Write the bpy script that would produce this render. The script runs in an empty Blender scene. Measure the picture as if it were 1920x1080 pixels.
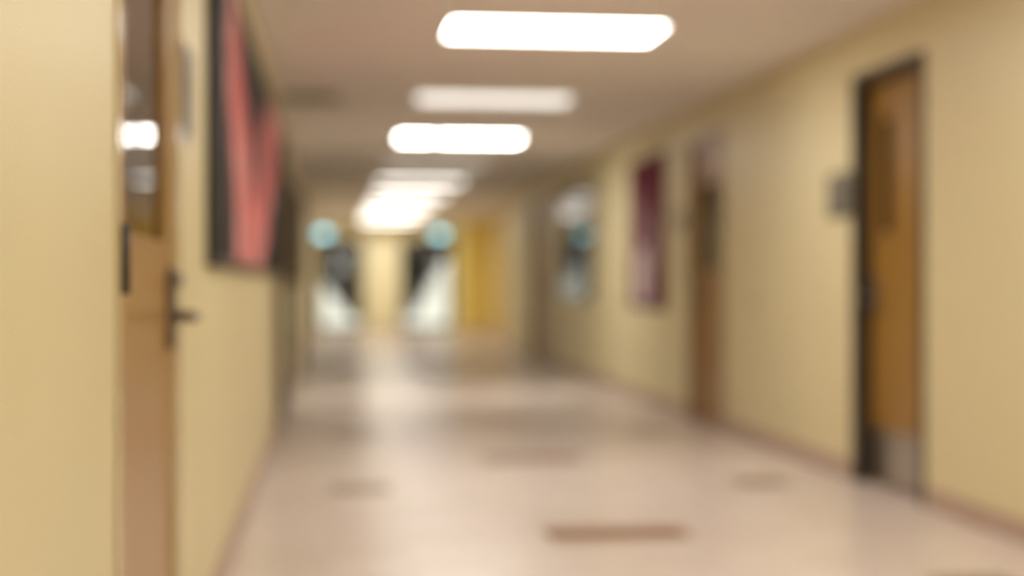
import bpy, bmesh, math, random
from mathutils import Vector, Matrix
random.seed(7)
S = bpy.context.scene
C = S.collection
R = math.radians

# ------------------------------------------------------------------ camera
FPX = 2800.0
HC = 1.065                                    # camera height
cam_d = bpy.data.cameras.new('camera')
cam = bpy.data.objects.new('camera', cam_d); C.objects.link(cam)
cam.location = (0, 0, HC)
cam.rotation_euler = (R(90), 0, R(-6.88))
cam_d.sensor_width = 36.0
cam_d.lens = FPX / 1920 * 36.0
cam_d.shift_y = -8 / 1920
cam_d.clip_start = 0.05; cam_d.clip_end = 200
cam_d.dof.use_dof = True
cam_d.dof.focus_distance = 1.8
cam_d.dof.aperture_fstop = 1.36
S.camera = cam

# ------------------------------------------------------------------ world and exposure
w = bpy.data.worlds.new('overcast_sky'); S.world = w
w.use_nodes = True
bg = w.node_tree.nodes['Background']
bg.inputs[0].default_value = (1.0, 1.0, 0.95, 1); bg.inputs[1].default_value = 1.6
vs = S.view_settings
vs.view_transform = 'Standard'; vs.look = 'None'; vs.gamma = 1.0; vs.use_curve_mapping = False
vs.exposure = 0.0
LAMP = 15.6                                    # full strength of the ceiling lights

# ------------------------------------------------------------------ dimensions
XL, XR = -0.39, 2.81
XC = (XL + XR) / 2
CEIL = 2.45
Y0, Y1 = -4.0, 34.0
XA = 3.26                                     # back of the yellow alcove
YA0, YA1 = 23.6, 32.0

# ------------------------------------------------------------------ materials
def srgb(r, g, b):
    f = lambda c: (c/255/12.92) if c/255 <= 0.04045 else ((c/255+0.055)/1.055)**2.4
    return (f(r), f(g), f(b), 1)

def mat(name, col, rough=0.5, metal=0.0, ior=1.45, var=0.06, scale=6.0, stretch=(1,1,1), bump=0.0, bscale=120.0, spec=None, rvar=0.0):
    m = bpy.data.materials.new(name); m.use_nodes = True
    nt = m.node_tree; n = nt.nodes; l = nt.links
    b = n['Principled BSDF']
    b.inputs['Roughness'].default_value = rough
    b.inputs['Metallic'].default_value = metal
    b.inputs['IOR'].default_value = ior
    if spec is not None: b.inputs['Specular IOR Level'].default_value = spec
    tc = n.new('ShaderNodeTexCoord'); mp = n.new('ShaderNodeMapping')
    mp.inputs['Scale'].default_value = stretch
    l.new(tc.outputs['Object'], mp.inputs[0])
    nz = n.new('ShaderNodeTexNoise'); nz.inputs['Scale'].default_value = scale; nz.inputs['Detail'].default_value = 5
    l.new(mp.outputs[0], nz.inputs[0])
    mx = n.new('ShaderNodeMix'); mx.data_type = 'RGBA'
    mx.inputs['A'].default_value = tuple(max(0, c*(1-var)) for c in col[:3]) + (1,)
    mx.inputs['B'].default_value = tuple(min(1, c*(1+var)) for c in col[:3]) + (1,)
    l.new(nz.outputs[0], mx.inputs['Factor']); l.new(mx.outputs['Result'], b.inputs['Base Color'])
    if rvar:
        mr = n.new('ShaderNodeMapRange'); mr.inputs['To Min'].default_value = rough-rvar; mr.inputs['To Max'].default_value = rough+rvar
        l.new(nz.outputs[0], mr.inputs[0]); l.new(mr.outputs[0], b.inputs['Roughness'])
    if bump:
        n2 = n.new('ShaderNodeTexNoise'); n2.inputs['Scale'].default_value = bscale; n2.inputs['Detail'].default_value = 3
        l.new(tc.outputs['Object'], n2.inputs[0])
        bp = n.new('ShaderNodeBump'); bp.inputs['Strength'].default_value = bump; bp.inputs['Distance'].default_value = 0.002
        l.new(n2.outputs[0], bp.inputs['Height']); l.new(bp.outputs[0], b.inputs['Normal'])
    return m

def emis(name, col, strength):
    m = bpy.data.materials.new(name); m.use_nodes = True
    b = m.node_tree.nodes['Principled BSDF']
    b.inputs['Base Color'].default_value = (.8, .8, .78, 1)
    b.inputs['Emission Color'].default_value = col; b.inputs['Emission Strength'].default_value = strength
    b.inputs['Roughness'].default_value = 0.4
    return m

def clear_glass(name, tint=(0.97, 0.97, 0.95, 1), ior=1.45):
    m = bpy.data.materials.new(name); m.use_nodes = True
    nt = m.node_tree; n = nt.nodes; l = nt.links
    n.remove(n['Principled BSDF'])
    tr = n.new('ShaderNodeBsdfTransparent'); tr.inputs[0].default_value = tint
    gl = n.new('ShaderNodeBsdfGlossy'); gl.inputs['Roughness'].default_value = 0.02
    fr = n.new('ShaderNodeFresnel'); fr.inputs[0].default_value = ior
    mx = n.new('ShaderNodeMixShader')
    l.new(fr.outputs[0], mx.inputs[0]); l.new(tr.outputs[0], mx.inputs[1]); l.new(gl.outputs[0], mx.inputs[2])
    l.new(mx.outputs[0], n['Material Output'].inputs[0])
    return m

WALLC = (0.755, 0.662, 0.40, 1)
M = {}
M['wall'] = mat('cream_wall_paint', WALLC, 0.42, var=0.05, scale=1.3, bump=0.25, bscale=160, spec=0.35)
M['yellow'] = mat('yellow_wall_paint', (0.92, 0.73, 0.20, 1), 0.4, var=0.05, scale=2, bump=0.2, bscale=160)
M['ochre'] = mat('ochre_wall', (0.62, 0.44, 0.11, 1), 0.45, var=0.05, scale=2, bump=0.2, bscale=160)  # alcove walls, a darker tone than the yellow wall end
M['pillar'] = mat('pale_yellow_paint', (0.92, 0.85, 0.58, 1), 0.4, var=0.04, scale=2, bump=0.2, bscale=160)
M['slab'] = mat('screed', (0.42, 0.34, 0.28, 1), 0.8)
M['tile_a'] = mat('vinyl_tile_rose', (0.745, 0.65, 0.595, 1), 0.27, var=0.05, scale=14, rvar=0.006, spec=0.36)
M['tile_b'] = mat('vinyl_tile_sand', (0.725, 0.635, 0.565, 1), 0.27, var=0.05, scale=14, rvar=0.006, spec=0.36)
M['tile_c'] = mat('vinyl_tile_pale', (0.77, 0.68, 0.625, 1), 0.27, var=0.05, scale=14, rvar=0.006, spec=0.36)
M['tile_brown'] = mat('vinyl_tile_brown', (0.25, 0.125, 0.055, 1), 0.5, var=0.1, scale=14, spec=0.12)
M['tile_grey'] = mat('vinyl_tile_taupe', (0.27, 0.19, 0.135, 1), 0.5, var=0.1, scale=14, spec=0.10)
M['panel'] = mat('mineral_fibre_panel', (0.93, 0.87, 0.82, 1), 0.85, var=0.05, scale=60, bump=0.4, bscale=300, spec=0.2)
M['tbar'] = mat('white_grid_metal', (0.9, 0.84, 0.78, 1), 0.45)
M['plenum'] = mat('plenum_board', (0.3, 0.27, 0.25, 1), 0.9)
M['base'] = mat('rubber_base', (0.50, 0.37, 0.29, 1), 0.5, var=0.06)
M['wood'] = mat('oak_veneer', (0.33, 0.175, 0.034, 1), 0.3, var=0.18, scale=5, stretch=(14, 14, 0.7))
M['wood_pale'] = mat('maple_veneer', (0.41, 0.235, 0.07, 1), 0.3, var=0.14, scale=5, stretch=(14, 14, 0.7))
M['wood_dark'] = mat('walnut_veneer', (0.25, 0.125, 0.04, 1), 0.35, var=0.18, scale=5, stretch=(14, 14, 0.7))
M['wood_mid'] = mat('brown_veneer', (0.36, 0.20, 0.07, 1), 0.35, var=0.16, scale=5, stretch=(14, 14, 0.7))
M['frame_dark'] = mat('dark_bronze_paint', (0.055, 0.042, 0.034, 1), 0.35, var=0.08)
M['frame_tan'] = mat('tan_enamel', (0.70, 0.58, 0.34, 1), 0.16, var=0.04)
M['frame_brown'] = mat('brown_enamel', (0.37, 0.265, 0.13, 1), 0.35, var=0.06)
M['lite'] = mat('dark_window_glass', (0.035, 0.022, 0.010, 1), 0.03, ior=1.45, var=0.02)
M['steel'] = mat('brushed_steel', (0.52, 0.49, 0.46, 1), 0.3, metal=1, var=0.08, scale=8, stretch=(1, 1, 40))
M['nickel'] = mat('dull_nickel', (0.27, 0.235, 0.21, 1), 0.35, metal=0.8)
M['hinge'] = mat('dark_hinge_steel', (0.05, 0.043, 0.04, 1), 0.45, metal=0.2)
M['plaque'] = mat('grey_plaque', (0.17, 0.155, 0.12, 1), 0.35)
M['plaque_d'] = mat('dark_plaque', (0.10, 0.09, 0.08, 1), 0.35)
M['plaque_l'] = mat('pale_plaque', (0.62, 0.54, 0.46, 1), 0.35)
M['black'] = mat('black_trim', (0.025, 0.023, 0.022, 1), 0.4)
M['alu'] = mat('dark_aluminium', (0.06, 0.052, 0.04, 1), 0.4, metal=0.3)
M['glass'] = clear_glass('clear_door_glass')
M['picture_glass'] = clear_glass('picture_glass', (1, 1, 1, 1), 1.36)
M['cork'] = mat('brown_cork', (0.07, 0.048, 0.025, 1), 0.85, var=0.2, scale=60)
M['switch'] = mat('ivory_plastic', (0.55, 0.50, 0.30, 1), 0.4)
M['mound'] = mat('pale_snow', (0.90, 0.91, 0.87, 1), 0.8, var=0.03, scale=3, bump=0.5, bscale=20)
M['pave'] = mat('pale_paving', (0.62, 0.64, 0.58, 1), 0.8, var=0.05)
M['leaf'] = mat('dark_evergreen', (0.03, 0.024, 0.016, 1), 0.9, var=0.3, scale=4)
M['stem'] = mat('bark', (0.05, 0.035, 0.025, 1), 0.9)
M['vent'] = mat('vent_metal', (0.55, 0.5, 0.4, 1), 0.5)
M['vent_dark'] = mat('vent_duct', (0.12, 0.11, 0.09, 1), 0.8)
M['housing'] = mat('white_lamp_housing', (0.7, 0.66, 0.6, 1), 0.4)
M['lens_off'] = mat('unlit_prismatic_lens', (0.85, 0.80, 0.72, 1), 0.3, bump=0.3, bscale=200)
M['sign_box'] = mat('sign_housing', (0.35, 0.36, 0.33, 1), 0.5)
M['sign_lit'] = emis('teal_lit_face', (0.30, 0.85, 1.0, 1), 3.0)

# ------------------------------------------------------------------ mesh helpers
def bx(bm, x0, x1, y0, y1, z0, z1):
    v = [bm.verts.new(p) for p in ((x0,y0,z0),(x1,y0,z0),(x1,y1,z0),(x0,y1,z0),(x0,y0,z1),(x1,y0,z1),(x1,y1,z1),(x0,y1,z1))]
    for f in ((0,3,2,1),(4,5,6,7),(0,1,5,4),(1,2,6,5),(2,3,7,6),(3,0,4,7)):
        bm.faces.new([v[i] for i in f])

def tube(bm, pts, r, seg=10):
    rings = []
    for i, p in enumerate(pts):
        p = Vector(p)
        a = Vector(pts[max(i-1, 0)]); b = Vector(pts[min(i+1, len(pts)-1)])
        d = (b - a).normalized()
        up = Vector((0, 0, 1)) if abs(d.z) < 0.9 else Vector((1, 0, 0))
        u = d.cross(up).normalized(); v = d.cross(u)
        rr = r[i] if isinstance(r, (list, tuple)) else r
        rings.append([bm.verts.new(p + (u*math.cos(t) + v*math.sin(t))*rr) for t in [2*math.pi*k/seg for k in range(seg)]])
    for a, b in zip(rings, rings[1:]):
        for k in range(seg):
            bm.faces.new((a[k], a[(k+1) % seg], b[(k+1) % seg], b[k]))
    bm.faces.new(rings[0]); bm.faces.new(list(reversed(rings[-1])))

def finish(name, bm, m, parent=None, bevel=0.0, smooth=False):
    bmesh.ops.recalc_face_normals(bm, faces=bm.faces)
    if bevel:
        bmesh.ops.bevel(bm, geom=list(bm.edges), offset=bevel, segments=2, affect='EDGES', clamp_overlap=True)
    me = bpy.data.meshes.new(name); bm.to_mesh(me); bm.free()
    if smooth:
        for p in me.polygons: p.use_smooth = True
    me.materials.append(M[m] if isinstance(m, str) else m)
    o = bpy.data.objects.new(name, me); C.objects.link(o)
    if parent is not None:
        o.parent = parent
        o.matrix_parent_inverse = Matrix.Translation(-Vector(parent.location))   # parts are authored in world coordinates
    return o

def boxes(name, lst, m, parent=None, bevel=0.0):
    bm = bmesh.new()
    for b in lst: bx(bm, *b)
    return finish(name, bm, m, parent, bevel)

def tag(o, label=None, cat=None, group=None, kind=None):
    if label: o['label'] = label
    if cat: o['category'] = cat
    if group: o['group'] = group
    if kind: o['kind'] = kind
    return o

def thing(name, loc):
    o = bpy.data.objects.new(name, None); o.location = loc; o.empty_display_size = 0.1; C.objects.link(o)
    return o

# ------------------------------------------------------------------ the shell
LEFT_DOORS = [(2.80, 3.86, 2.14), (11.2, 12.7, 2.14), (18.6, 19.7, 2.14)]
RIGHT_DOORS = [(6.86, 7.80, 2.16), (10.55, 11.55, 2.16), (18.7, 21.0, 2.16)]
def wall_boxes(xa, xb, ya, yb, doors):
    out = []; y = ya
    for (a, b, h) in doors:
        out.append((xa, xb, y, a, 0, CEIL + 0.1)); out.append((xa, xb, a, b, h, CEIL + 0.1)); y = b
    out.append((xa, xb, y, yb, 0, CEIL + 0.1))
    return out
tag(boxes('wall_left', wall_boxes(XL - 0.2, XL, Y0, Y1, LEFT_DOORS), 'wall'), 'cream painted hallway wall on the left', kind='structure')
tag(boxes('wall_right', wall_boxes(XR, XR + 0.2, Y0, YA0, RIGHT_DOORS) , 'wall'), 'cream painted hallway wall on the right with doors and posters', kind='structure')
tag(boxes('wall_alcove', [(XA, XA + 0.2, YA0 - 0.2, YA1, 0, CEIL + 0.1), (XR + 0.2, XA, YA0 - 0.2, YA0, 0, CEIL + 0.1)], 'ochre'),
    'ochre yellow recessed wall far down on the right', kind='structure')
tag(boxes('wall_pier', [(XR, XA + 0.2, YA1, Y1, 0, CEIL + 0.1)], 'yellow'), 'bright yellow wall end beside the far right glass door', kind='structure')
tag(boxes('wall_back', [(XL - 0.2, XR + 0.2, Y0 - 0.2, Y0, 0, CEIL + 0.1)], 'wall'), 'cream wall behind the camera', kind='structure')
# end wall with two glazed openings and a pale pillar between
LO = (-0.34, 0.70); RO = (1.54, 2.76); OH = 2.08
tag(boxes('wall_end', [(XL, XR, Y1 - 0.02, Y1 + 0.2, OH, CEIL + 0.1), (XL, LO[0], Y1 - 0.02, Y1 + 0.2, 0, OH), (RO[1], XR, Y1 - 0.02, Y1 + 0.2, 0, OH)], 'wall'),
    'cream wall above the glass doors at the far end', kind='structure')
tag(boxes('wall_pillar', [(LO[1], RO[0], Y1 - 0.25, Y1 + 0.2, 0, OH)], 'pillar', bevel=0.01), 'pale yellow pillar between the two far glass doors', kind='structure')

floor = tag(boxes('floor', [(XL - 0.2, XA + 0.2, Y0 - 0.2, Y1 + 0.2, -0.12, -0.004)], 'slab'), 'glossy rose beige tiled hallway floor with brown accent tiles', kind='structure')
T = 0.3048
def tile_mesh(name, wx, m):
    bm = bmesh.new(); bx(bm, -wx/2 + .0005, wx/2 - .0005, -T/2 + .0005, T/2 - .0005, -0.004, 0)
    top = [e for e in bm.edges if all(abs(v.co.z) < 1e-6 for v in e.verts)]
    bmesh.ops.bevel(bm, geom=top, offset=0.0012, segments=1, affect='EDGES')
    bmesh.ops.recalc_face_normals(bm, faces=bm.faces)
    me = bpy.data.meshes.new(name); bm.to_mesh(me); bm.free(); me.materials.append(M[m]); return me
WE = (XR - XL)/2 - 4*T                          # edge column width
TM = {(k, e): tile_mesh('floor_tile', WE if e else T, 'tile_' + k) for k in ('a', 'b', 'c', 'brown', 'grey') for e in (0, 1)}
PAIR0 = 6.27
rows = range(int((Y0 - PAIR0)/T), int((Y1 - PAIR0)/T) + 1)
i_near = int((5.15 - PAIR0)/T)
stuff_v, stuff_f, stuff_m = [], [], []
mi = {'a': 0, 'b': 1, 'c': 2, 'brown': 3, 'grey': 4}
for i in rows:
    y = PAIR0 + i*T
    if y - T/2 < Y0 or y + T/2 > Y1 - 0.02 + 0.05: continue
    for c in range(10):
        e = c in (0, 9)
        x = XC + (c - 4.5)*T
        if c == 0: x = XL + WE/2
        if c == 9: x = XR - WE/2
        k = random.choice('aabbc')
        if i % 9 == 0 and c in (4, 5): k = 'brown'
        if i % 9 == 5 and c in (1, 8): k = 'grey'
        if i_near <= i < i_near + 30:
            o = bpy.data.objects.new('floor_tile', TM[(k, e)]); C.objects.link(o)
            o.location = (x, y, 0); o.parent = floor
        else:
            hw = (WE if e else T)/2 - .0008; hy = T/2 - .0008; b = len(stuff_v)
            stuff_v += [(x-hw, y-hy, 0), (x+hw, y-hy, 0), (x+hw, y+hy, 0), (x-hw, y+hy, 0),
                        (x-hw, y-hy, -.004), (x+hw, y-hy, -.004), (x+hw, y+hy, -.004), (x-hw, y+hy, -.004)]
            for f in ((0,1,2,3), (0,4,5,1), (1,5,6,2), (2,6,7,3), (3,7,4,0)):
                stuff_f.append(tuple(b+j for j in f)); stuff_m.append(mi[k])
me = bpy.data.meshes.new('floor_tiles'); me.from_pydata(stuff_v, [], stuff_f)
for k in ('a', 'b', 'c', 'brown', 'grey'): me.materials.append(M['tile_' + k])
me.polygons.foreach_set('material_index', stuff_m)
o = bpy.data.objects.new('floor_tiles', me); C.objects.link(o); o.parent = floor; o['kind'] = 'stuff'
# alcove floor
boxes('alcove_floor', [(XR, XA, YA0, YA1, -0.004, 0)], 'tile_b', floor)

# ceiling: backing slab, lay-in panels, grid
ceiling = tag(boxes('ceiling', [(XL - 0.2, XA + 0.2, Y0 - 0.2, Y1 + 0.2, CEIL + 0.1, CEIL + 0.2)], 'plenum'), 'beige drop ceiling of lay-in panels with light fixtures', kind='structure')
LY0, LSP, PT = 8.11, 3.05, 0.61
LW = 1.22
def panel_mesh(wx, wy):
    bm = bmesh.new(); bx(bm, -wx/2, wx/2, -wy/2, wy/2, 0, 0.015)
    bmesh.ops.recalc_face_normals(bm, faces=bm.faces)
    me = bpy.data.meshes.new('ceiling_panel'); bm.to_mesh(me); bm.free(); me.materials.append(M['panel']); return me
SW = (XR - XL - LW)/2
pm_c, pm_s = panel_mesh(LW, PT), panel_mesh(SW, PT)
VENT_K = None
grid = []
kmin = math.ceil((Y0 + PT/2 - LY0)/PT); kmax = int((Y1 - PT/2 - LY0)/PT)
lamp_rows = []
for k in range(kmin, kmax + 1):
    y = LY0 + k*PT
    for j, (x, pm) in enumerate(((XL + SW/2, pm_s), (XC, pm_c), (XR - SW/2, pm_s))):
        if j == 1 and k % 5 == 0:
            lamp_rows.append(k); continue
        o = bpy.data.objects.new('ceiling_panel', pm); C.objects.link(o); o.location = (x, y, CEIL + 0.003); o.parent = ceiling
    grid.append((XL, XR, y - PT/2 - .012, y - PT/2 + .012, CEIL, CEIL + 0.004))
ya, yb = LY0 + kmin*PT - PT/2, LY0 + kmax*PT + PT/2
for x in (XL + SW, XL + SW + LW): grid.append((x - .012, x + .012, ya, yb, CEIL - .0005, CEIL + 0.004))
boxes('ceiling_grid', grid, 'tbar', ceiling)
boxes('edge_angle', [(XL, XL + .02, Y0, Y1, CEIL - .001, CEIL + .004), (XR - .02, XR, Y0, YA0, CEIL - .001, CEIL + .004)], 'tbar', ceiling)
boxes('end_panel', [(XL, XR, Y0, ya, CEIL + .003, CEIL + .018), (XL, XR, yb, Y1, CEIL + .003, CEIL + .018), (XR, XA, YA0, YA1, CEIL + .003, CEIL + .018)], 'panel', ceiling)

# rubber base along both walls, broken at the doors
def base_run(name, x0, x1, ya, yb, doors, lab):
    lst = []; y = ya
    for (a, b, h) in doors:
        lst.append((x0, x1, y, a - 0.06, 0, 0.1)); y = b + 0.06
    lst.append((x0, x1, y, yb, 0, 0.1))
    tag(boxes(name, lst, 'base', bevel=0.002), lab, kind='structure')
base_run('baseboard_left', XL, XL + 0.008, Y0, Y1, LEFT_DOORS, 'brown rubber base strip along the left wall')
base_run('baseboard_right', XR - 0.008, XR, Y0, YA0, RIGHT_DOORS, 'brown rubber base strip along the right wall')
tag(boxes('baseboard_alcove', [(XA - 0.008, XA, YA0, YA1, 0, 0.1), (XR, XA, YA1 - 0.008, YA1, 0, 0.1)], 'base'), 'brown rubber base strip in the yellow alcove', kind='structure')

# ------------------------------------------------------------------ doors in the side walls
def lever_set(parent, xf, d, y, z, ydir, plate_h=0.20):
    """xf: leaf face, d: +1 towards +x (into the hall from the left wall), ydir: which way the lever points"""
    h = boxes('handle_plate', [(min(xf, xf + d*0.018), max(xf, xf + d*0.018), y - 0.03, y + 0.03, z - plate_h*0.4, z + plate_h*0.6)], 'nickel', parent, bevel=0.004)
    bm = bmesh.new()
    tube(bm, [(xf + d*0.015, y, z), (xf + d*0.055, y, z), (xf + d*0.070, y + ydir*0.012, z), (xf + d*0.072, y + ydir*0.05, z), (xf + d*0.068, y + ydir*0.12, z - 0.004)], [0.017, 0.013, 0.012, 0.011, 0.010])
    finish('lever', bm, 'nickel', h, smooth=True)
    bm = bmesh.new(); tube(bm, [(xf + d*0.016, y, z + plate_h*0.45), (xf + d*0.030, y, z + plate_h*0.45), (xf + d*0.038, y, z + plate_h*0.45)], [0.020, 0.018, 0.010])
    finish('key_cylinder', bm, 'nickel', h, smooth=True)

def side_door(name, label, side, ya, yb, h, recess, frame_m, wood_m, lites, latch_far=True, kick=False, leaves=1, proud=0.012, face=0.05):
    d = 1 if side == 'L' else -1
    xw = XL if side == 'L' else XR
    root = thing(name, (xw, (ya + yb)/2, 0)); tag(root, label, kind='structure')
    s = lambda a, b: (min(a, b), max(a, b))
    xo = xw + d*proud; xi = xw - d*0.16
    xs = s(xo, xi)
    xt = s(xo, xw + d*0.0005)
    fr = []
    # jambs and head fill the lining of the opening, faces lap the wall
    boxes('jamb', [(*xs, ya, ya + 0.02, 0, h), (*xt, ya - face + 0.02, ya, 0, h + face - 0.02)], frame_m, root, bevel=0.002)
    boxes('jamb', [(*xs, yb - 0.02, yb, 0, h), (*xt, yb, yb + face - 0.02, 0, h + face - 0.02)], frame_m, root, bevel=0.002)
    boxes('head', [(*xs, ya + 0.02, yb - 0.02, h - 0.02, h), (*xt, ya, yb, h, h + face - 0.02)], frame_m, root, bevel=0.002)
    a, b = ya + 0.023, yb - 0.023
    wl = (b - a)/leaves
    for n in range(leaves):
        la, lb = a + n*wl + (0.002 if n else 0), a + (n+1)*wl - (0.002 if n < leaves-1 else 0)
        xf = xw - d*recess; xb = xf - d*0.044
        sx = s(xf, xb)
        segs = []
        if lites:
            (q0, q1, z0, z1) = lites[n % len(lites)]
            q0 += la; q1 += la
            segs = [(*sx, la, lb, 0.008, z0), (*sx, la, lb, z1, h - 0.024), (*sx, la, q0, z0, z1), (*sx, q1, lb, z0, z1)]
        else:
            segs = [(*sx, la, lb, 0.008, h - 0.024)]
        leaf = boxes('door_leaf', segs, wood_m, root)
        if lites:
            boxes('window_pane', [(*s(xf - d*0.010, xf - d*0.018), q0, q1, z0, z1)], 'lite', leaf)
            t = 0.016; xb2 = s(xf + d*0.004, xf - d*0.010)
            boxes('window_bead', [(*xb2, q0, q0+t, z0, z1), (*xb2, q1-t, q1, z0, z1), (*xb2, q0+t, q1-t, z0, z0+t), (*xb2, q0+t, q1-t, z1-t, z1)], wood_m if wood_m != 'wood' else 'wood_dark', leaf)
        far = latch_far if leaves == 1 else (n == 0)
        ly = lb - 0.07 if far else la + 0.07
        lever_set(leaf, xf, d, ly, 0.985, -1 if far else 1)
        if kick:
            boxes('kick_plate', [(*s(xf, xf + d*0.003), la + 0.02, lb - 0.02, 0.02, 0.30)], 'steel', leaf)
        hy = la - 0.004 if far else lb + 0.004
        for z in (0.25, 1.11, 1.93):
            bm = bmesh.new(); tube(bm, [(xf + d*0.024, hy, z - 0.065), (xf + d*0.024, hy, z + 0.065)], 0.009, 8)
            finish('hinge', bm, 'hinge', root, smooth=True)
    return root

side_door('door_1', 'maple door with dark glass upper half and lever on the near left wall', 'L', *LEFT_DOORS[0], 0.012, 'frame_tan', 'wood_pale', [(0.12, 0.86, 1.15, 2.0)], proud=0.006)
side_door('door_2', 'dark brown double door just past the red and black mural', 'L', *LEFT_DOORS[1], 0.02, 'frame_dark', 'wood_dark', None, leaves=2, proud=0.03, face=0.06)
side_door('door_3', 'dark brown single door farthest down the left wall', 'L', *LEFT_DOORS[2], 0.02, 'frame_dark', 'wood_dark', None, proud=0.045, face=0.06)
side_door('door_4', 'orange-brown wooden door in dark frame with steel kick plate, nearest on the right', 'R', *RIGHT_DOORS[0], 0.085, 'frame_dark', 'wood', [(0.58, 0.76, 1.32, 1.95)], kick=True, face=0.045)
side_door('door_5', 'brown door with dark upper window, between the maroon banner and the nearest right door', 'R', *RIGHT_DOORS[1], 0.05, 'frame_brown', 'wood_mid', [(0.12, 0.83, 1.15, 1.84)])
side_door('door_6', 'dull brown double door far down the right wall before the yellow alcove', 'R', *RIGHT_DOORS[2], 0.08, 'frame_brown', 'frame_brown', None, leaves=2)

# ------------------------------------------------------------------ glazed doors at the far end
def glass_door(name, label, xa, xb, mullion=None):
    root = thing(name, ((xa + xb)/2, Y1, 0)); tag(root, label, kind='structure')
    ya, yb = Y1 + 0.02, Y1 + 0.12
    boxes('frame', [(xa, xa + 0.05, ya, yb, 0, OH), (xb - 0.05, xb, ya, yb, 0, OH), (xa + 0.05, xb - 0.05, ya, yb, OH - 0.06, OH)], 'alu', root, bevel=0.003)
    spans = [(xa + 0.053, xb - 0.053)]
    if mullion:
        boxes('mullion', [(mullion - 0.025, mullion + 0.025, ya, yb, 0, OH - 0.06)], 'alu', root)
        spans = [(xa + 0.053, mullion - 0.028), (mullion + 0.028, xb - 0.053)]
    for (p, q) in spans:
        y2, y3 = ya + 0.03, ya + 0.07
        lf = boxes('door_leaf', [(p, p + 0.06, y2, y3, 0.008, OH - 0.063), (q - 0.06, q, y2, y3, 0.008, OH - 0.063),
                                 (p + 0.06, q - 0.06, y2, y3, 0.008, 0.12), (p + 0.06, q - 0.06, y2, y3, OH - 0.143, OH - 0.063)], 'alu', root)
        boxes('glass_pane', [(p + 0.06, q - 0.06, y2 + 0.016, y2 + 0.022, 0.12, OH - 0.143)], 'glass', lf)
        bm = bmesh.new(); tube(bm, [(p + 0.05, y2, 1.0), (p + 0.07, y2 - 0.05, 1.0), (q - 0.07, y2 - 0.05, 1.0), (q - 0.05, y2, 1.0)], 0.014, 8)
        finish('push_bar', bm, 'steel', lf, smooth=True)
    return root
glass_door('door_7', 'glass exit door at the far end left of the pale pillar', *LO)
glass_door('door_8', 'glass exit door at the far end right of the pale pillar', *RO)

# ------------------------------------------------------------------ ceiling lights
LAMPS = {  # row -> (strength, label)
    -15: (1.0, 'lit ceiling light above the hallway behind the camera'),
    -10: (1.0, 'lit ceiling light just behind the camera'),
    -5: (1.0, 'lit ceiling light overhead, just above the top of the picture'),
    0: (1.15, 'largest and nearest bright ceiling light in view'),
    5: (0.095, 'second ceiling light from the front, softer white than its neighbours'),
    10: (1.5, 'third ceiling light from the front, bright with a dark cross bar'),
    15: (0.05, 'very dim fourth ceiling light from the front'),
    20: (0.30, 'fifth ceiling light from the front, soft white'),
    25: (0.42, 'sixth ceiling light from the front'),
    30: (0.6, 'seventh ceiling light from the front'),
    35: (1.05, 'eighth ceiling light from the front'),
    40: (1.0, 'farthest ceiling light, before the glass doors')}
for k in lamp_rows:
    y = LY0 + k*PT
    st, lab = LAMPS.get(k, (0.2, 'ceiling light far down the hallway'))
    t = thing('ceiling_light', (XC, y, CEIL)); tag(t, lab, 'ceiling light', 'ceiling lights along the hallway')
    x0, x1, y0, y1 = XC - LW/2 + .013, XC + LW/2 - .013, y - PT/2 + .013, y + PT/2 - .013
    f = 0.022
    boxes('frame', [(x0, x1, y0, y0+f, CEIL - .004, CEIL + .02), (x0, x1, y1-f, y1, CEIL - .004, CEIL + .02),
                    (x0, x0+f, y0+f, y1-f, CEIL - .004, CEIL + .02), (x1-f, x1, y0+f, y1-f, CEIL - .004, CEIL + .02)], 'housing', t)
    boxes('housing', [(x0, x1, y0, y1, CEIL + .03, CEIL + .09)], 'housing', t, bevel=0.004)
    m = emis('lit_lens', (1.0, 0.957, 0.885, 1), LAMP*st) if st > 0 else M['lens_off']
    boxes('diffuser', [(x0+f, x1-f, y0+f, y1-f, CEIL + .004, CEIL + .010)], m, t)
    if k == 10:
        boxes('cross_bar', [(XC - 0.255, XC - 0.205, y0 + f, y1 - f, CEIL - .012, CEIL + .003)], 'black', t)

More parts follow.
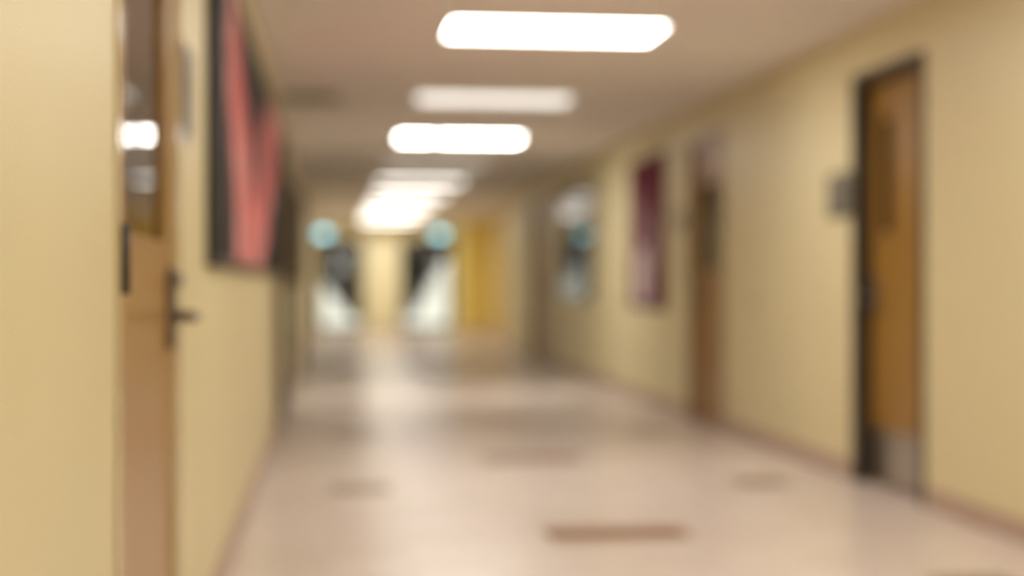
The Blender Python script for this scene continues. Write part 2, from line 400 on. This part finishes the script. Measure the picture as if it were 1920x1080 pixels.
# ------------------------------------------------------------------ flat prints (procedural)
def ngraph(name):
    m = bpy.data.materials.new(name); m.use_nodes = True
    nt = m.node_tree
    class G: pass
    g = G(); g.m = m; g.n = nt.nodes; g.l = nt.links; g.b = nt.nodes['Principled BSDF']
    def val(x):
        return x
    def setin(sock, x):
        if isinstance(x, (int, float)): sock.default_value = x
        elif isinstance(x, tuple): sock.default_value = x
        else: g.l.new(x, sock)
    def math_(op, a, b=0.0, c=None, clamp=False):
        q = g.n.new('ShaderNodeMath'); q.operation = op; q.use_clamp = clamp
        setin(q.inputs[0], a); setin(q.inputs[1], b)
        if c is not None: setin(q.inputs[2], c)
        return q.outputs[0]
    def mix(f, a, b):
        q = g.n.new('ShaderNodeMix'); q.data_type = 'RGBA'
        setin(q.inputs['Factor'], f); setin(q.inputs['A'], a); setin(q.inputs['B'], b); return q.outputs['Result']
    def band(x, c, hw, soft):       # 1 inside |x-c|<hw
        dd = math_('ABSOLUTE', math_('SUBTRACT', x, c))
        return math_('DIVIDE', math_('SUBTRACT', hw, dd), soft, clamp=True)
    def noise(vec, scale, detail=3):
        q = g.n.new('ShaderNodeTexNoise'); setin(q.inputs[0], vec); q.inputs['Scale'].default_value = scale; q.inputs['Detail'].default_value = detail
        return q.outputs[0]
    def vec(x, y, z=0.0):
        q = g.n.new('ShaderNodeCombineXYZ'); setin(q.inputs[0], x); setin(q.inputs[1], y); setin(q.inputs[2], z); return q.outputs[0]
    tc = g.n.new('ShaderNodeTexCoord'); sp = g.n.new('ShaderNodeSeparateXYZ'); g.l.new(tc.outputs['Object'], sp.inputs[0])
    g.X, g.Y, g.Z = sp.outputs
    g.math, g.mix, g.band, g.noise, g.vec = math_, mix, band, noise, vec
    return g

# mural: black with two broad red brush sweeps forming a rough V
g = ngraph('mural_print')
v = g.math('SUBTRACT', g.Z, 1.12)
wob = g.math('MULTIPLY', g.math('SUBTRACT', g.noise(g.vec(g.math('MULTIPLY', g.Y, 1.0), g.math('MULTIPLY', g.Z, 2.0)), 1.6, 4), 0.5), 1.0)
yy = g.math('ADD', g.Y, wob)
cl = g.math('SUBTRACT', 7.0, g.math('MULTIPLY', v, 1.4)); hl = g.math('SUBTRACT', 1.15, g.math('MULTIPLY', v, 0.72))
cr = g.math('ADD', 7.4, g.math('MULTIPLY', v, 2.4)); hr = g.math('ADD', 0.7, g.math('MULTIPLY', v, 0.6))
A = g.band(yy, cl, hl, 0.15); B = g.band(yy, cr, hr, 0.25)
mask = g.math('MAXIMUM', A, B)
streak = g.noise(g.vec(g.math('MULTIPLY', g.Y, 1.7), g.math('MULTIPLY', g.Z, 0.8)), 1.9, 4)
hi = g.math('MULTIPLY', g.math('SUBTRACT', streak, 0.44), 5.0, clamp=True)
edge = g.math('MULTIPLY', mask, g.math('MULTIPLY', g.math('SUBTRACT', streak, 0.30), 9.0, clamp=True))
red = g.mix(hi, (0.60, 0.07, 0.065, 1), (0.88, 0.56, 0.55, 1))
col = g.mix(edge, (0.022, 0.019, 0.018, 1), red)
g.l.new(col, g.b.inputs['Base Color']); g.b.inputs['Roughness'].default_value = 0.7; g.b.inputs['Specular IOR Level'].default_value = 0.15
M['mural_print'] = g.m
t = thing('mural_panel', (XL, 7.9, 1.12)); tag(t, 'long black mural board with red and pink brush strokes on the left wall', 'mural')
MY0, MY1, MZ0, MZ1 = 4.72, 10.9, 1.12, 2.18
boxes('printed_board', [(XL + .001, XL + .022, MY0 + .03, MY1 - .03, MZ0 + .03, MZ1 - .03)], 'mural_print', t)
boxes('frame', [(XL + .001, XL + .03, MY0, MY1, MZ0, MZ0 + .03), (XL + .001, XL + .03, MY0, MY1, MZ1 - .03, MZ1),
                (XL + .001, XL + .03, MY0, MY0 + .03, MZ0 + .03, MZ1 - .03), (XL + .001, XL + .03, MY1 - .03, MY1, MZ0 + .03, MZ1 - .03)], 'black', t)

# maroon banner with pale marks
g = ngraph('maroon_print')
u = g.math('SUBTRACT', g.Y, 13.14); v = g.math('SUBTRACT', g.Z, 0.86)
mid = g.band(v, 0.70, 0.34, 0.05)
strk = g.math('MULTIPLY', g.math('SUBTRACT', g.noise(g.vec(g.math('MULTIPLY', g.Y, 4.5), g.math('MULTIPLY', g.Z, 2.0)), 1.0, 3), 0.5), 9.0, clamp=True)
inner = g.band(u, 0.0, 0.62, 0.05)
m1 = g.math('MULTIPLY', g.math('MULTIPLY', mid, strk), inner)
du = g.math('SUBTRACT', u, 0.16); dv = g.math('SUBTRACT', v, 0.26)
rad = g.math('SQRT', g.math('ADD', g.math('MULTIPLY', du, du), g.math('MULTIPLY', dv, dv)))
m2 = g.math('DIVIDE', g.math('SUBTRACT', 0.30, rad), 0.06, clamp=True)
pale = g.math('MAXIMUM', g.math('MULTIPLY', m1, 0.75), g.math('MULTIPLY', m2, 0.8))
col = g.mix(pale, (0.13, 0.010, 0.028, 1), (0.80, 0.68, 0.68, 1))
g.l.new(col, g.b.inputs['Base Color']); g.b.inputs['Roughness'].default_value = 0.8; g.b.inputs['Specular IOR Level'].default_value = 0.15
M['maroon_print'] = g.m
t = thing('wall_banner', (XR, 13.14, 0.86)); tag(t, 'tall maroon banner with pale vertical marks on the right wall', 'banner')
bm = bmesh.new()
N = 14
pf = [[bm.verts.new((XR - 0.012 - 0.006*math.sin(q/N*math.pi*3), 12.38 + 1.52*q/N, z)) for q in range(N+1)] for z in (0.86, 2.18)]
pb = [[bm.verts.new((p.co.x + 0.004, p.co.y, p.co.z)) for p in r_] for r_ in pf]
for q in range(N):
    bm.faces.new((pf[0][q], pf[0][q+1], pf[1][q+1], pf[1][q])); bm.faces.new((pb[0][q+1], pb[0][q], pb[1][q], pb[1][q+1]))
    bm.faces.new((pf[0][q+1], pf[0][q], pb[0][q], pb[0][q+1])); bm.faces.new((pf[1][q], pf[1][q+1], pb[1][q+1], pb[1][q]))
bm.faces.new((pf[0][0], pf[1][0], pb[1][0], pb[0][0])); bm.faces.new((pf[1][N], pf[0][N], pb[0][N], pb[1][N]))
finish('cloth', bm, 'maroon_print', t, smooth=False)
for z in (0.855, 2.185):
    bm = bmesh.new(); tube(bm, [(XR - 0.013, 12.35, z), (XR - 0.013, 13.93, z)], 0.012, 8); finish('rod', bm, 'black', t, smooth=True)

# tall poster: lamp reflection painted white across the top, grey middle, slate-blue below
g = ngraph('slate_print')
v = g.math('SUBTRACT', g.Z, 0.87)
nz = g.noise(g.vec(g.Y, g.math('MULTIPLY', g.Z, 1.2)), 2.2, 4)
vv = g.math('ADD', v, g.math('MULTIPLY', g.math('SUBTRACT', nz, 0.5), 0.35))
low = g.mix(g.math('MULTIPLY', vv, 1.0, clamp=True), (0.045, 0.055, 0.085, 1), (0.34, 0.33, 0.30, 1))
head = g.math('DIVIDE', g.math('SUBTRACT', v, 0.84), 0.05, clamp=True)  # top band: reflection of the ceiling lights put into the print colour
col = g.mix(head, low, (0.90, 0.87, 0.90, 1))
g.l.new(col, g.b.inputs['Base Color']); g.b.inputs['Roughness'].default_value = 0.55; g.b.inputs['Specular IOR Level'].default_value = 0.3
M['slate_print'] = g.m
t = thing('framed_poster', (XR, 17.05, 0.87)); tag(t, 'tall glazed poster with painted white lamp reflection across its top and slate-blue lower part on the right wall', 'poster')
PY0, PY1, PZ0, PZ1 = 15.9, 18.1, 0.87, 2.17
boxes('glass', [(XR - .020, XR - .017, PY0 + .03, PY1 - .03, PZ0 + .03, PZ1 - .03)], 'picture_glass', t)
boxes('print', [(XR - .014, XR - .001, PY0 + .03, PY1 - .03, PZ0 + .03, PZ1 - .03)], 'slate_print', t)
boxes('frame', [(XR - .024, XR - .001, PY0, PY1, PZ0, PZ0 + .03), (XR - .024, XR - .001, PY0, PY1, PZ1 - .03, PZ1),
                (XR - .024, XR - .001, PY0, PY0 + .03, PZ0 + .03, PZ1 - .03), (XR - .024, XR - .001, PY1 - .03, PY1, PZ0 + .03, PZ1 - .03)], 'plaque', t)

# brown notice board on the left wall beyond the first double door
t = thing('notice_board', (XL, 15.2, 1.05)); tag(t, 'dark brown notice board between the two dark doors on the left wall', 'notice board')
boxes('board', [(XL + .001, XL + .02, 13.43, 16.97, 1.08, 2.02)], 'cork', t)
boxes('frame', [(XL + .001, XL + .035, 13.4, 17.0, 1.05, 1.08), (XL + .001, XL + .035, 13.4, 17.0, 2.02, 2.05),
                (XL + .001, XL + .035, 13.4, 13.43, 1.08, 2.02), (XL + .001, XL + .035, 16.97, 17.0, 1.08, 2.02)], 'frame_brown', t)

# ------------------------------------------------------------------ small wall fittings
def plaque(label, side, ya, yb, za, zb, face, border, split=None, name='door_plaque', cat='sign'):
    d = 1 if side == 'L' else -1; xw = XL if side == 'L' else XR
    s = lambda a, b: (min(a, b), max(a, b))
    t = thing(name, (xw, (ya+yb)/2, za)); tag(t, label, cat)
    boxes('backing', [(*s(xw + d*.001, xw + d*.010), ya, yb, za, zb)], border, t, bevel=0.002)
    boxes('face_plate', [(*s(xw + d*.010, xw + d*.016), ya + .018, yb - .018, za + .018, zb - .018)], face, t, bevel=0.002)
    if split:
        y = split
        boxes('side_strip', [(*s(xw + d*.0105, xw + d*.020), y - .022, y + .022, za + .01, zb - .01)], 'plaque_d', t)
    return t
plaque('tall grey plaque beside the near left door', 'L', 3.95, 4.16, 1.44, 1.70, 'plaque', 'plaque_l')
plaque('square grey plaque beside the nearest right door', 'R', 7.87, 8.2, 1.43, 1.68, 'plaque', 'plaque_d', split=8.16)
plaque('small pale plaque beside the brown right door with upper window', 'R', 11.75, 11.95, 1.49, 1.67, 'plaque', 'plaque')
def switch(label, y, z, name='light_switch', cat='switch'):
    t = thing(name, (XR, y, z)); tag(t, label, cat)
    boxes('plate', [(XR - .007, XR - .001, y - .04, y + .04, z - .06, z + .06)], 'switch', t, bevel=0.002)
    boxes('rocker', [(XR - .011, XR - .007, y - .017, y + .017, z - .033, z + .033)], 'plaque_l', t, bevel=0.002)
switch('small ivory switch plate on the wall between the two right wooden doors', 9.73, 0.94)
switch('small switch plate under the pale plaque by the brown right door', 11.8, 1.22)

# ceiling vent by the left wall
t = thing('ceiling_vent', (-0.15, 11.15, CEIL)); tag(t, 'small dull ceiling grille near the left wall above the mural', 'vent')
vx0, vx1, vy0, vy1 = -0.36, 0.06, 10.88, 11.42
boxes('duct_plate', [(vx0 + .03, vx1 - .03, vy0 + .03, vy1 - .03, CEIL - .004, CEIL - .001)], 'vent_dark', t)
boxes('frame', [(vx0, vx1, vy0, vy0+.03, CEIL - .014, CEIL - .001), (vx0, vx1, vy1-.03, vy1, CEIL - .014, CEIL - .001),
                (vx0, vx0+.03, vy0+.03, vy1-.03, CEIL - .014, CEIL - .001), (vx1-.03, vx1, vy0+.03, vy1-.03, CEIL - .014, CEIL - .001)], 'vent', t)
for q in range(8):
    y = vy0 + .06 + q*.06
    boxes('slat', [(vx0 + .03, vx1 - .03, y - .008, y + .008, CEIL - .012, CEIL - .005)], 'vent', t)

# lit teal signs above the far doors
for lab, x in (('small teal glowing sign above the far left glass door', -0.18), ('small teal glowing sign above the far right glass door', 2.43)):
    t = thing('lit_sign', (x, Y1 - .02, 2.10)); tag(t, lab, 'sign', 'teal signs above the far doors')
    boxes('housing', [(x - .16, x + .16, Y1 - .08, Y1 - .021, 2.10, 2.28)], 'sign_box', t, bevel=0.004)
    boxes('lit_face', [(x - .14, x + .14, Y1 - .086, Y1 - .0805, 2.12, 2.26)], 'sign_lit', t)

# ------------------------------------------------------------------ outdoors beyond the glass doors
tag(boxes('ground', [(-14, 18, Y1 + 0.2, 70, -0.12, -0.01)], 'pave'), 'pale ground outside the far glass doors', kind='structure')
def mound(label, cx, cy, rx, ry, h, lean):
    bm = bmesh.new(); NU, NV = 28, 12
    rings = []
    for j in range(NV + 1):
        r = j/NV
        ring = []
        for i in range(NU):
            a = 2*math.pi*i/NU
            z = h*(0.5 + 0.5*math.cos(math.pi*r)) + 0.05*math.sin(5*a + 7*r)*(1 - r)*r*2
            ring.append(bm.verts.new((cx + rx*r*math.cos(a) + lean*(1 - r), cy + ry*r*math.sin(a), z - 0.012)))
        rings.append(ring)
    for a, b in zip(rings, rings[1:]):
        for i in range(NU): bm.faces.new((a[i], b[i], b[(i+1) % NU], a[(i+1) % NU]))
    bm.faces.new(list(reversed(rings[-1])))
    bmesh.ops.remove_doubles(bm, verts=bm.verts, dist=1e-5)
    o = finish('snow_mound', bm, 'mound', None, smooth=True)
    return tag(o, label, 'mound')
mound('pale white mound outside the far left glass door', -0.75, 37.5, 1.75, 1.8, 1.35, 0)
mound('pale white mound outside the far right glass door', 3.15, 37.5, 1.5, 1.8, 1.9, 0)

def shrub(label, x, y, h, r):
    t = thing('evergreen_shrub', (x, y, -0.01)); tag(t, label, 'shrub', 'dark shrubs outside the glass doors')
    bm = bmesh.new(); tube(bm, [(x, y, -0.01), (x + .05, y, h*0.5), (x, y, h*0.9)], [0.09, 0.06, 0.02], 8); finish('stem', bm, 'stem', t, smooth=True)
    bm = bmesh.new()
    for q in range(1400):
        z = random.random()**1.2
        rr = r*(0.35 + 0.65*math.sin(math.pi*min(1, (1 - z)*0.85 + 0.12)))*math.sqrt(random.random())
        a = random.random()*2*math.pi
        p = Vector((x + rr*math.cos(a), y + rr*math.sin(a), 0.1 + z*(h - 0.1)))
        n1 = Vector((random.gauss(0, 1), random.gauss(0, 1), random.gauss(0, 1))).normalized()
        n2 = n1.cross(Vector((0.3, 0.2, 1))).normalized()
        L = 0.13 + 0.08*random.random()
        bm.faces.new([bm.verts.new(p + n1*L), bm.verts.new(p + n2*L*0.6), bm.verts.new(p - n1*L), bm.verts.new(p - n2*L*0.6)])
    finish('foliage', bm, 'leaf', t)
for lab, x, y, h in (('dark evergreen shrub leftmost behind the pale mound outside the far left glass door', -0.75, 42.0, 4.2),
                     ('dark evergreen shrub straight behind the pale pillar, outside', 1.60, 42.0, 4.0),
                     ('dark evergreen shrub rightmost behind the pale mound outside the far right glass door', 3.95, 42.0, 4.4),
                     ('taller dark evergreen shrub set back outside the far left glass door', 0.42, 44.6, 5.0),
                     ('taller dark evergreen shrub set back outside the far right glass door', 2.78, 44.6, 4.8)):
    shrub(lab, x, y, h, 0.98)
